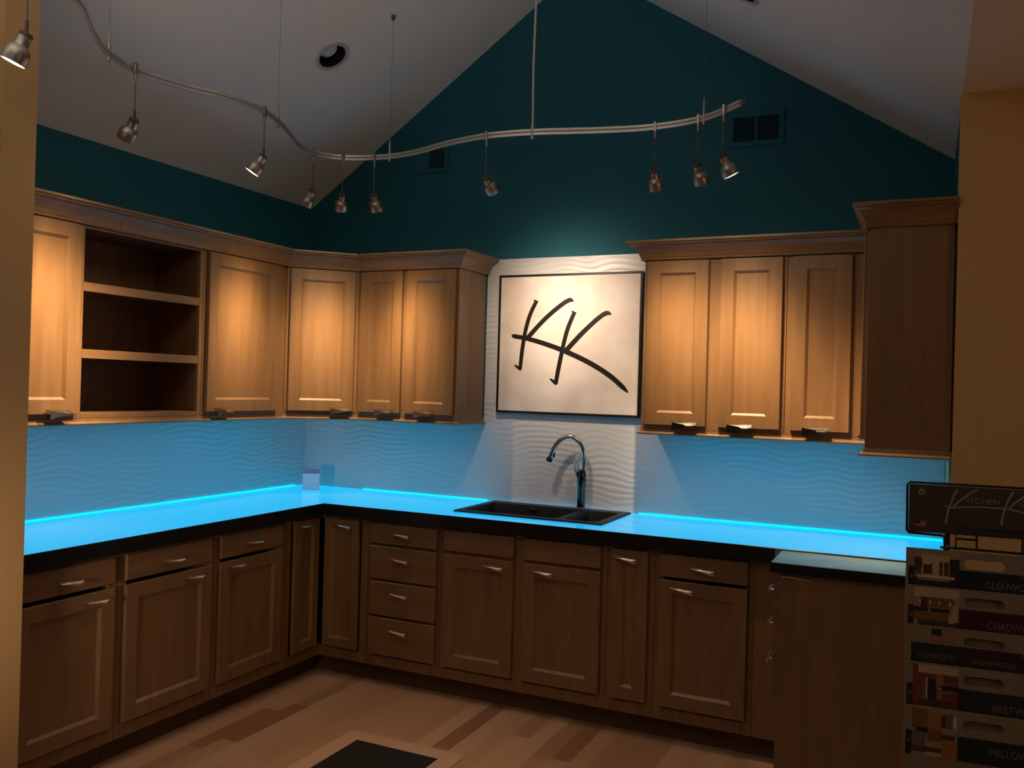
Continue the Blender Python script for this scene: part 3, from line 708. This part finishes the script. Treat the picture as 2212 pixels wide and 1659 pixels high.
for x, y in ((.901, -2.271), (.936, -1.43), (1.079, -.772), (2.654, -.851)):
    h = MB(); h.tube([(x, y, ZT-.028), (x, y, ZT+.030)], .0065, 10); h.tube([(x, y, ZT+.03), (x, y, ZT+.062), (x, y, ZT+.085)], [.0045, .005, .0018], 8)
    hg = h.build('cable_gripper', NICKEL, tk, ML)
    MB().tube([(x, y, ZT+.08), (x, y, cz(x)-.02)], .0008, 6).build('cable', WIREM, tk, ML)
    MB().tube([(x, y, cz(x)-.026), (x, y, cz(x)-.018), (x, y, cz(x)-.001)], [.004, .009, .011], 10).build('ceiling_anchor', CAPB, tk, ML)
x, y = 1.911, -.906
MB().tube([(x, y, ZT-.028), (x, y, ZT+.03)], .008, 10).build('feed_clamp', NICKEL, tk, ML)
MB().tube([(x, y, ZT+.03), (x-.004, y, ZT+.3), (x+.003, y, ZT+.7), (x, y, cz(x)-.02)], .0052, 8).build('power_feed', plain('clear_cord', (.50, .50, .44), .4), tk, ML)
MB().lathe([(.0, -.03), (.05, -.028), (.056, -.02), (.056, .02)], Matrix.Translation((x, y, cz(x)))).build('feed_canopy', NICKEL, tk, ML)

heads = [  # x, y, aim point, power, label
 ((1.300, -2.862), (.93, -3.06, 1.5), 2.2, 'large nearest spotlight hanging at the top left in front of the tan wall end', 'hang'),
 ((.873, -2.130), (.345, -2.06, 1.78), 5.6, 'spotlight second from the left, turned toward the left wall door', None),
 ((.978, -1.561), (.345, -1.90, 1.40), 4.6, 'spotlight with its glowing face toward the open shelves', None),
 ((.761, -.960), (.345, -.985, 1.74), 4.4, 'spotlight in front of the wall and ceiling corner, just under the sloping edge', None),
 ((.851, -.840), (.49, -.49, 1.72), 5.0, 'spotlight pointing at the angled corner cabinet, left of a close pair', None),
 ((1.002, -.787), (.93, -.345, 1.72), 4.2, 'spotlight right of a close pair, lighting the two-door cabinet', None),
 ((1.695, -.925), (1.76, -.02, 1.88), 6.2, 'spotlight alone in the middle of the track, lighting the sign', None),
 ((2.436, -.802), (2.44, -.345, 1.75), 4.2, 'spotlight right of the centre, first of the three at the right end', None),
 ((2.629, -.842), (2.79, -.36, 1.72), 5.2, 'spotlight between two others at the right end of the track', None),
 ((2.752, -.932), (3.20, -.62, 1.50), 4.6, 'spotlight last at the right end of the track, glowing slot visible', None)]
WARM = (1.0, .71, .40); SPILL = .02
def make_head(x, y, aim, power, label, first, BEXP=32.0, tint=None):
    JZ = 2.462 if first else 2.49
    r = root('spotlight', (x, y, JZ), 0, label, 'spotlight', 'track spotlights')
    s = MB(); s.bbox((-.006, -.008, ZT-JZ-.022), (.006, .008, ZT-JZ+.020), .002); s.tube([(0, 0, ZT-JZ-.02), (0, 0, ZT-JZ-.05)], [.0065, .0035], 10); s.build('track_clip', NICKEL, r)
    s = MB(); s.tube([(0, 0, ZT-JZ-.045), (0, 0, .03)], .0024, 8); s.build('stem', WIREM, r)
    s = MB(); s.tube([(0, 0, .034), (0, 0, -.004)], .0048, 10); s.build('joint', CAPB, r)
    d = (Vector(aim)-Vector((x, y, JZ))).normalized()
    q = d.to_track_quat('-Z', 'Y'); M = Matrix.Translation((0, 0, -.002)) @ q.to_matrix().to_4x4()
    s = MB(); s.lathe([(.0, .004), (.014, .004), (.018, 0), (.018, -.008)], M); s.build('cap', CAPB, r)
    s = MB(); s.lathe([(.0175, -.006), (.0178, -.030), (.0195, -.034)], M); s.build('socket', NICKEL, r)
    s = MB(); s.lathe([(.017, -.031), (.021, -.035), (.029, -.043), (.0325, -.055), (.0335, -.070), (.0325, -.084), (.0308, -.084), (.0315, -.070), (.030, -.058), (.0255, -.047), (.012, -.038)], M, n=32); s.build('shade', NICKEL, r, recalc=False)
    s = MB(); s.lathe([(.0, -.0855), (.016, -.085), (.0235, -.0825), (.0265, -.078), (.0265, -.070), (.013, -.044)], M, n=28); s.build('bulb', LAMPG, r, recalc=False)
    l = bpy.data.lights.new('spot_beam', 'SPOT'); l.energy = power; l.color = tint or WARM; l.spot_size = math.radians(150); l.spot_blend = .4; l.shadow_soft_size = .012
    l.use_nodes = True; nt = l.node_tree; em = nt.nodes['Emission']             # reflector beam: narrow core, weak wide spill
    tc = nt.nodes.new('ShaderNodeTexCoord'); sp = nt.nodes.new('ShaderNodeSeparateXYZ'); nt.links.new(tc.outputs['Normal'], sp.inputs[0])
    def mth(op, a_, b_):
        n = nt.nodes.new('ShaderNodeMath'); n.operation = op
        for i, v in enumerate((a_, b_)):
            if isinstance(v, (int, float)): n.inputs[i].default_value = v
            elif v is not None: nt.links.new(v, n.inputs[i])
        return n.outputs[0]
    az = mth('ABSOLUTE', sp.outputs['Z'], None)
    core = mth('POWER', az, BEXP); mid = mth('MULTIPLY', mth('POWER', az, 5.0), SPILL)
    nt.links.new(mth('ADD', core, mid), em.inputs['Strength'])
    lo = bpy.data.objects.new('spot_beam', l); COL.objects.link(lo); lo.parent = r
    lo.matrix_local = M @ Matrix.Translation((0, 0, -.090))
    return r
for k, (p, aim, pw, lab, fl_) in enumerate(heads): make_head(p[0], p[1], aim, pw*(13 if k == 6 else 8 if k == 0 else 31*(1.8 if k == 9 else 1)), lab, k == 0, *((13.0, (1.0, .77, .55)) if k == 6 else ()))

# ---------------------------------------------------------------- sample board rack in the right foreground
RX, RY = 3.470, -2.2; RA = math.radians(4.8)
rk = root('display_rack', (RX, RY, 0), 4.8, 'black wire display rack with a dark brown header sign at right', 'display rack')
BWD = .40
m = MB()
R = .0028
def w_(pts, r=R): m.tube(pts, r, 8)
w_([(.080, .012, 1.203), (.080, .012, 1.235), (.074, .010, 1.238), (.004, .008, 1.240), (.0, .008, 1.245), (-.001, .008, 1.350), (.004, .008, 1.356), (BWD+.06, .008, 1.356), (BWD+.066, .008, 1.350), (BWD+.066, .008, 1.245), (BWD+.06, .008, 1.240), (BWD-.02, .010, 1.238), (BWD-.02, .012, 1.203)])
for z in (1.262, 1.232):
    pass
# cradle wires in front of the header
w_([(.100, -.010, 1.2115), (.100, -.010, 1.262), (.270, -.010, 1.260), (.270, -.010, 1.232), (.232, -.010, 1.230), (.232, -.010, 1.2115)], .0024)
w_([(.142, -.010, 1.261), (.142, -.010, 1.2115)], .0024); w_([(.100, -.010, 1.236), (.142, -.010, 1.236)], .0024); w_([(.232, -.010, 1.26), (.232, -.010, 1.2115)], .0024)
w_([(.07, .002, 1.212), (.1, -.006, 1.214), (BWD-.01, -.006, 1.212)], .003)
for xx in (.09, BWD-.05):
    w_([(xx, .060, 1.24), (xx, .060, .02)], .006); w_([(xx, .060, 1.21), (xx, .008, 1.212)], .003)
    w_([(xx, -.16, .012), (xx, .20, .012)], .006)
for z in (.35, .62, 1.0): w_([(.05, .060, z), (BWD-.05, .060, z)], .004)
w_([(.05, -.16, .012), (BWD-.05, -.16, .012)], .006); w_([(.05, .20, .012), (BWD-.05, .20, .012)], .006)
for k, zt_ in enumerate((1.2085, 1.1255, 1.0385, .957, .862)):
    za_ = (1.10 if k == 0 else (1.2085, 1.1255, 1.0385, .957, .862)[k-1]-.185)
    for xx in (.05, BWD-.05): w_([(xx, .060, za_), (xx, -.008-.009*k, za_)], .0025)
m.build('wire_frame', WIREB, rk)
# header sign
hd = MB(); hd.bbox((.003, .003, 1.243), (BWD+.062, .0065, 1.3525), .001); hdo = hd.build('header_sign', SIGNB, rk)
def upx(px, py):                                   # position on the header measured along its face, metres
    return ((px-1955)/918.0, 1.3555-(py-1046-(px-1955)*.052)/ (918.0+(py-1046)*.05))
def c5(x, y): return upx(1900+x/5.186, 1020+y/5.186)
m = MB(); K = dict(
 s1=([(770, 210), (745, 262), (718, 330), (690, 420), (678, 490), (668, 583)], [4.2, 4.2, 4, 4, 3.6, 4.2]), a1=([(965, 212), (905, 240), (850, 285), (790, 335), (735, 392)], [3.2, 4, 4, 3.8, 4]),
 b=([(648, 383), (700, 405), (800, 398), (900, 396), (1000, 394), (1100, 400), (1250, 410), (1400, 445), (1618, 515), (1760, 580)], [2, 3.6, 3.2, 3, 3, 3.2, 3.4, 3.8, 4, 1]),
 s2=([(1300, 225), (1268, 290), (1240, 360), (1218, 440), (1205, 510), (1195, 575)], [4.4, 4.2, 4, 4, 3.6, 4.2]), a2=([(1505, 228), (1450, 250), (1400, 280), (1330, 335), (1270, 398)], [3.2, 4, 4, 3.8, 4]),
 f1=([(640, 543), (680, 553)], [1.6, 2.6]), f2=([(1172, 558), (1208, 580)], [2, 3.4]))
for i, (pts, ws) in enumerate(K.values()):
    P = [(p.x, p.y) for p in crom([(*c5(*q), 0) for q in pts], 4)]; WW = []
    for j in range(len(ws)-1): WW += [(ws[j]+(ws[j+1]-ws[j])*q/4)/918 for q in range(4)]
    WW.append(ws[-1]/918); m.stroke(P, WW, .0028, .0018-.0001*i)
m.build('logo_strokes', LETT, hdo)
MT = lambda u, z, y=.0026: Matrix.Translation((u, y, z)) @ Matrix.Rotation(math.pi/2, 4, 'X')
u, z = c5(870, 352); text_mesh('lettering', 'ITCHEN', .0165, LETT, hdo, MT(u, z), .064)
u, z = c5(1368, 380); text_mesh('lettering', 'OMPANY', .0165, LETT, hdo, MT(u, z), .082)
m = MB(); u, z = c5(422, 235); m.add([(u+.0075*math.cos(k*math.pi/8), .0024, z+.0075*math.sin(k*math.pi/8)) for k in range(16)], [tuple(range(16))]); m.build('emblem', LETT, hdo, recalc=False)
m = MB(); m.add([(u-.006, .0022, z-.001), (u+.006, .0022, z-.001), (u+.003, .0022, z-.004), (u-.003, .0022, z-.004)], [(0, 1, 2, 3)]); m.build('emblem_mark', SIGNB, hdo, recalc=False)
RED = flat('flag_red', (.30, .05, .035)); FW = flat('flag_white', (.36, .26, .19)); FBL = flat('flag_blue', (.018, .016, .022)); 
def flag(u0, z0, w, h, par, y, nst=9):
    m = MB()
    for k in range(nst):
        m.add([(u0, y, z0+h*k/nst), (u0+w, y, z0+h*k/nst), (u0+w, y, z0+h*(k+1)/nst), (u0, y, z0+h*(k+1)/nst)], [(0, 1, 2, 3)], k % 2)
    m.add([(u0, y-.0003, z0+h*.48), (u0+w*.45, y-.0003, z0+h*.48), (u0+w*.45, y-.0003, z0+h), (u0, y-.0003, z0+h)], [(0, 1, 2, 3)], 2)
    m.build('flag', [RED, FW, FBL], par, recalc=False)
u, z = c5(362, 612); flag(u, z, .023, .0125, hdo, .0024, 7)

# boards, hung in tiers: each lower one stands a little in front of the one above
NAVY = flat('navy_band', (.010, .012, .026)); MAROON = flat('maroon_band', (.050, .008, .008)); FOREST = flat('green_band', (.008, .018, .014)); CHAR = flat('charcoal_band', (.020, .020, .018)); WINE = flat('wine_band', (.040, .012, .012))
INK = flat('band_ink', (.20, .15, .12)); LOGO = flat('board_logo', (.38, .28, .15))
ph = {k: flat('photo_'+k, c) for k, c in dict(cream=(.46, .31, .19), tan=(.33, .20, .11), brown=(.085, .030, .014), dark=(.028, .015, .010), red=(.20, .035, .020), orange=(.33, .125, .035), grey=(.14, .115, .10), white=(.55, .43, .32), wood=(.20, .085, .03)).items()}
PK = list(ph)
photos = {
 0: [(0, 0, 1, 1, 'brown'), (0, 0, 1, .2, 'tan'), (.15, .12, .78, .78, 'cream'), (0, .22, .17, .55, 'brown'), (.2, .36, .4, .66, 'brown'), (.22, .3, .36, .4, 'cream'), (.56, .30, .76, .68, 'brown'), (.63, .30, .66, .68, 'cream'), (.78, .2, 1, 1, 'dark'), (0, .6, .17, .75, 'grey'), (.05, .7, .9, .78, 'white'), (.1, .8, .8, .84, 'tan'), (0, .86, .8, 1, 'dark')],
 1: [(0, 0, 1, 1, 'tan'), (0, 0, 1, .24, 'cream'), (.15, .24, .9, .5, 'wood'), (.16, .26, .3, .52, 'brown'), (.12, .33, .16, .42, 'white'), (.34, .33, .38, .42, 'white'), (.54, .33, .58, .42, 'white'), (.78, .34, .83, .44, 'white'), (0, .52, .8, .64, 'dark'), (.32, .56, .36, .62, 'white'), (.86, .42, .96, .9, 'cream'), (0, .66, .78, .86, 'wood'), (.1, .86, 1, 1, 'brown'), (.78, .72, .88, .9, 'cream')],
 3: [(0, 0, 1, 1, 'red'), (.12, 0, 1, .2, 'cream'), (0, .12, .12, .9, 'red'), (.34, .22, .52, .4, 'red'), (.52, .22, .68, .5, 'orange'), (.24, .32, .33, .84, 'grey'), (.3, .30, .33, .84, 'white'), (.34, .34, .52, .84, 'dark'), (.60, .46, 1, .56, 'dark'), (.7, .38, .86, .44, 'grey'), (.56, .52, .64, .56, 'white'), (.68, .6, .9, .66, 'grey'), (.54, .6, .66, .8, 'orange'), (.12, .86, .9, 1, 'brown')],
 4: [(0, 0, 1, 1, 'tan'), (0, 0, .34, .42, 'wood'), (.34, .04, .64, .42, 'orange'), (.66, .06, .9, .36, 'grey'), (.64, .12, .74, .36, 'brown'), (.9, .1, .98, .34, 'white'), (.08, .4, .36, .52, 'dark'), (0, .5, .3, .8, 'grey'), (.34, .42, .66, .66, 'wood'), (.64, .5, .95, .6, 'brown'), (.66, .62, 1, 1, 'orange'), (0, .8, .66, .92, 'brown'), (.3, .9, .66, .98, 'cream')]}
specs = [(1.2085, .083, NAVY, 'GLENWOOD', .160, 'sample board with a navy band and white-windowed kitchen photo, topmost on the rack'),
         (1.1255, .087, MAROON, 'CHADWOOD', .165, 'sample board with a maroon band and four tiny lamps in its photo, second on rack'),
         (1.0385, .082, CHAR, None, 0, 'sample board with a small striped flag and no photo, middle of the rack'),
         (.957, .094, CHAR, 'BRETWOOD', .176, 'sample board with a charcoal band beside a red kitchen photo, fourth on the rack'),
         (.862, .108, FOREST, 'MELLOWOOD', .170, 'sample board with a deep dark green band, lowest on the rack')]
for k, (zt, vis, band, word, tx, lab) in enumerate(specs):
    yb = -.010-.009*k; b = root('sample_board', (RX, RY, 0), 4.8, lab, 'sample board', 'sample boards on the rack')
    H = .17 if k < 4 else .21; w = BWD; y0, y1 = yb-.006, yb
    # board with a real hand slot
    s0, s1, sz0, sz1 = .118, .198, zt-.038, zt-.017
    m = MB(); zc = (sz0+sz1)/2; rr = (sz1-sz0)/2; n = 8
    slot = [(s1-rr+rr*math.cos(t), zc+rr*math.sin(t)) for t in [-math.pi/2+math.pi*i/n for i in range(n+1)]]+[(s0+rr+rr*math.cos(t), zc+rr*math.sin(t)) for t in [math.pi/2+math.pi*i/n for i in range(n+1)]]
    xa, xb, za, zb_ = s0-.01, s1+.01, sz0-.008, sz1+.008
    N = len(slot); cen = ((s0+s1)/2, zc)
    def sq(p):
        # push the slot outline out to the surrounding rectangle
        x = xb if p[0] > s1-rr+1e-6 else (xa if p[0] < s0+rr-1e-6 else p[0]); f = (p[1]-zc)/rr; z = zc+(zb_-zc)*max(-1, min(1, f*1.0)); return (x if abs(f) < .99 else (p[0]+(.01 if p[0] > cen[0] else -.01)), z)
    sqs = []
    for i, p in enumerate(slot):
        j = i % (n+1); side = 1 if i <= n else -1; f = -1+2*j/n if side == 1 else 1-2*j/n
        sqs.append((xb if side == 1 else xa, zc+(zb_-zc)*f))
    for yy in (y0, y1):
        vs = [(p[0], yy, p[1]) for p in slot]+[(p[0], yy, p[1]) for p in sqs]
        m.add(vs, [(i, (i+1) % N, N+(i+1) % N, N+i) for i in range(N)])
        for X0, X1, Z0, Z1 in ((.0, w, zb_, zt), (0, w, zt-H, za), (0, xa, za, zb_), (xb, w, za, zb_)): m.add([(X0, yy, Z0), (X1, yy, Z0), (X1, yy, Z1), (X0, yy, Z1)], [(0, 1, 2, 3)])
    m.add([(p[0], y0, p[1]) for p in slot]+[(p[0], y1, p[1]) for p in slot], [(i, (i+1) % N, N+(i+1) % N, N+i) for i in range(N)])
    for A_, B_ in (((0, zt), (w, zt)), ((w, zt), (w, zt-H)), ((w, zt-H), (0, zt-H)), ((0, zt-H), (0, zt))): m.add([(A_[0], y0, A_[1]), (B_[0], y0, B_[1]), (B_[0], y1, B_[1]), (A_[0], y1, A_[1])], [(0, 1, 2, 3)])
    m.build('board', BEIGE, b, recalc=False)
    yf = y0-.0004; bt, bb = zt-vis*.50, zt-vis
    if k == 2: bt = zt-vis*.47
    if k == 2:
        m = MB()
        for c0, c1, mi in ((.012, .118, 0), (.118, .24, 1), (.24, w-.006, 2)): m.add([(c0, yf, bb-.02), (c1, yf, bb-.02), (c1, yf, bt), (c0, yf, bt)], [(0, 1, 2, 3)], mi)
        m.build('band', [CHAR, WINE, MAROON], b, recalc=False)
        flag(.053, zt-.032, .046, .028, b, yf, 11)
        text_mesh('lettering', 'GLENWOOD', .0165, INK, b, MT(.026, bb+.011, yf-.0008), .076, ext=.0002, bold=.0002); text_mesh('lettering', 'WARMWOOD', .0165, INK, b, MT(.134, bb+.009, yf-.0008), .086, ext=.0002, bold=.0002)
        text_mesh('lettering', 'CHADWOOD', .0165, INK, b, MT(.252, bb+.007, yf-.0008), .086, ext=.0002, bold=.0002)
    else:
        m = MB(); 
        for c0, c1 in ((.004, .018), (.104, w-.006)): m.add([(c0, yf, bb-.02 if k < 4 else bb), (c1, yf, bb-.02 if k < 4 else bb), (c1, yf, bt), (c0, yf, bt)], [(0, 1, 2, 3)])
        m.build('band', band, b, recalc=False)
        m = MB(); m.add([(.0085, yf-.0004, bt-.026), (.0125, yf-.0004, bt-.026), (.0125, yf-.0004, bt-.019), (.0085, yf-.0004, bt-.019)], [(0, 1, 2, 3)]); m.build('band_mark', INK, b, recalc=False)
        m = MB(); X0, X1, Z1, Z0 = .016, .108, zt-.003, bb
        for i, (a_, c_, b_, d_, kk) in enumerate(photos[k]):
            yy = yf-.0002-.00003*i; xa_, xb2 = X0+(X1-X0)*a_, X0+(X1-X0)*b_; z1_, z0_ = Z1-(Z1-Z0)*c_, Z1-(Z1-Z0)*d_
            m.add([(xa_, yy, z0_), (xb2, yy, z0_), (xb2, yy, z1_), (xa_, yy, z1_)], [(0, 1, 2, 3)], PK.index(kk))
        m.build('kitchen_photo', [ph[q] for q in PK], b, recalc=False)
        text_mesh('lettering', word, .0225 if k < 3 else .0235, INK, b, MT(tx, bb+.006+(.016 if k == 4 else 0), yf-.0008), .0134*len(word), ext=.0002, bold=.0002)
    m = MB(); ux, uz = .232, zt-.046
    for pts in ([(0, 0), (.005, .014), (.007, .026)], [(.003, .012), (.012, .022), (.02, .027)], [(-.004, .012), (.010, .013), (.03, .006)]): m.stroke([(ux+p[0], uz+p[1]) for p in pts], [.0012]*3, yf-.0004, yf-.0008)
    m.build('board_logo', LOGO, b)
    MB().bbox((-.0016, y0, zt-H), (.0, y1, zt), .0005).build('edge_trim', plain('edge_trim', (.30, .19, .13), .4), b) if k == 0 else None
